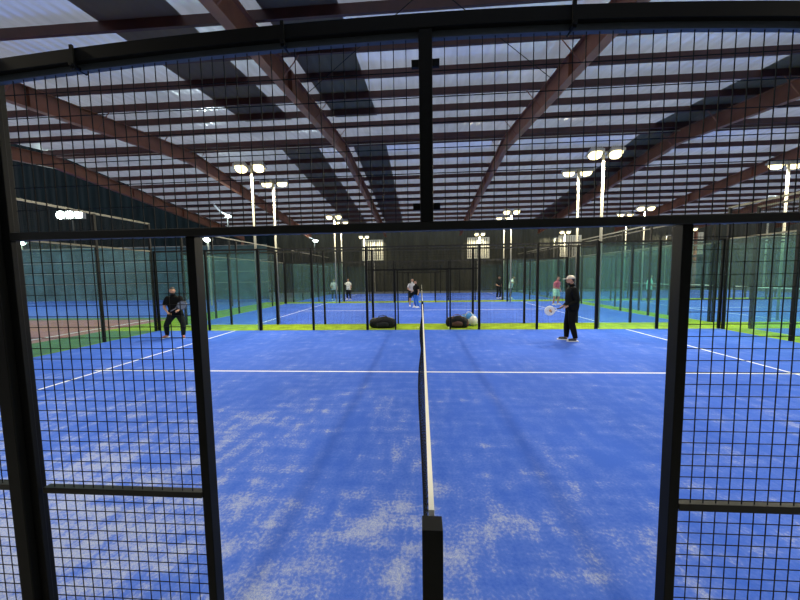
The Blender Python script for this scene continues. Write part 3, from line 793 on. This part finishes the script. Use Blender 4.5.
paddle((3.985, 8.12, .955), (math.radians(0), math.radians(-104), math.radians(4)), 'round white paddle with orange motif held by the man in the black tracksuit', mat('white_racket_face', (.82, .82, .80), .4), mat('white_racket_rim', (.85, .85, .85), .4), mat('orange_motif', (.62, .30, .08), .5))
paddle((-8.03, 8.33, .95), (math.radians(-8), math.radians(62), math.radians(10)), 'grey-blue paddle held across the front by the crouching man', mat('grey_racket_face', (.16, .19, .24), .35), mat('dark_racket_rim', (.05, .06, .08), .4))

# ------------------------------------------------------------------ bags by the far fence
def bag(loc, rz, L, W, Hh, label, m, m2, extra=None):
    o = empty('sports_bag', loc, rz, label, 'bag')
    def f(p):
        e = .62; q = Vector((math.copysign(abs(p.x)**e, p.x), math.copysign(abs(p.y)**.8, p.y), math.copysign(abs(p.z)**.75, p.z)))
        q.z = max(q.z, -.8); q.z += .10*math.sin(q.x*5+1)*max(0, q.z); q.y += .06*math.sin(q.x*7); return q
    MB().ell((0, 0, Hh*.44), (L/2, W/2, Hh*.55), 32, 18, f).build('bag_body', m, o, True)
    b = MB()
    for s in (-.22, .22):
        b.path([(s*L, -W*.40, Hh*.30), (s*L*.95, -W*.34, Hh*.86), (s*L*.6, -W*.12, Hh*1.10), (0, 0, Hh*1.15)], .014, 6)
    b.build('strap', m2, o, True)
    b = MB(); b.path([(x*L*.4, -.02+.01*math.sin(x*4), Hh*(.99-.10*x*x)) for x in (-1, -.6, -.2, .2, .6, 1)], .010, 6); b.build('zip', mat('grey_zip', (.35, .33, .25), .4), o)
    MB().ell((0, -W*.42, Hh*.36), (L*.24, W*.14, Hh*.24), 16, 10, f).build('front_pocket', m2, o, True)
    MB().ell((L*.43, -.02, Hh*.34), (L*.08, W*.34, Hh*.30), 14, 10, f).build('end_pocket', m2, o, True)
    return o
B_BLK = mat('black_bag_cloth', (.007, .008, .0085), .7, bump=.4, bscale=20, vary=.4, spec=.2); B_GR = mat('charcoal_bag_cloth', (.018, .02, .02), .7, bump=.4, bscale=20, spec=.2)
bag((-1.5, 10.55, .003), .05, 1.02, .46, .40, 'black sports bag lying on the green strip left of the net', B_BLK, B_GR)
bag((1.28, 10.55, .003), -.05, .84, .44, .42, 'dark sports bag with brown pocket on the green strip right of the net', B_BLK, mat('brown_pocket', (.09, .035, .022), .7))
o = bag((1.78, 10.98, .003), -.12, .62, .34, .46, 'blue and white bag behind the dark bag right of the net', mat('blue_bag_cloth', (.05, .25, .62), .5), mat('white_bag_cloth', (.72, .74, .72), .5))
MB().ell((.15, -.10, .20), (.17, .13, .195), 18, 12).build('side_pocket', MATS['white_bag_cloth'], o, True)
# two padel balls near the bag and the net
for x, y, l in ((.95, 10.25, 'yellow-green ball left of the dark bag'), (-.18, 10.28, 'pale ball beside the far net post')):
    tag(MB().ell((x, y, .037), (.033, .033, .033), 14, 10).build('padel_ball', mat('ball_felt', (.62, .75, .30), .9), None, True), l, 'ball')

# ------------------------------------------------------------------ world and camera
w = bpy.data.worlds.new('dusk'); SC.world = w; w.use_nodes = True
nt = w.node_tree; bg = nt.nodes['Background']
sky = nt.nodes.new('ShaderNodeTexSky'); sky.sky_type = 'HOSEK_WILKIE' if hasattr(sky, 'turbidity') else 'NISHITA'
bg.inputs['Color'].default_value = (.78, .84, .95, 1); bg.inputs['Strength'].default_value = 1.5
nt.nodes.remove(sky)

cam = bpy.data.cameras.new('camera'); co = bpy.data.objects.new('camera', cam); COL.objects.link(co)
R2 = Vector((.99769664, .06605001, -.01545333)); U2 = Vector((.01028514, .07788236, .9969095)); B2 = Vector((.06704943, -.9947722, .07702364))
Mx = Matrix((R2, U2, B2)).transposed().to_4x4(); Mx.translation = (-.0356, -1.3477, 1.9621)
co.matrix_world = Mx
cam.sensor_fit = 'HORIZONTAL'; cam.sensor_width = 36; cam.lens = 319.01/800*36; cam.clip_start = .05; cam.clip_end = 500
SC.camera = co
SC.view_settings.view_transform = 'Standard'; SC.view_settings.look = 'None'; SC.view_settings.gamma = 1; SC.view_settings.exposure = 0
SC.view_settings.use_curve_mapping = False
SC.cycles.use_denoising = True
SC.cycles.max_bounces = 7; SC.cycles.diffuse_bounces = 3; SC.cycles.glossy_bounces = 2; SC.cycles.transparent_max_bounces = 24; SC.cycles.transmission_bounces = 3
SC.cycles.sample_clamp_indirect = 4; SC.cycles.caustics_reflective = False; SC.cycles.caustics_refractive = False
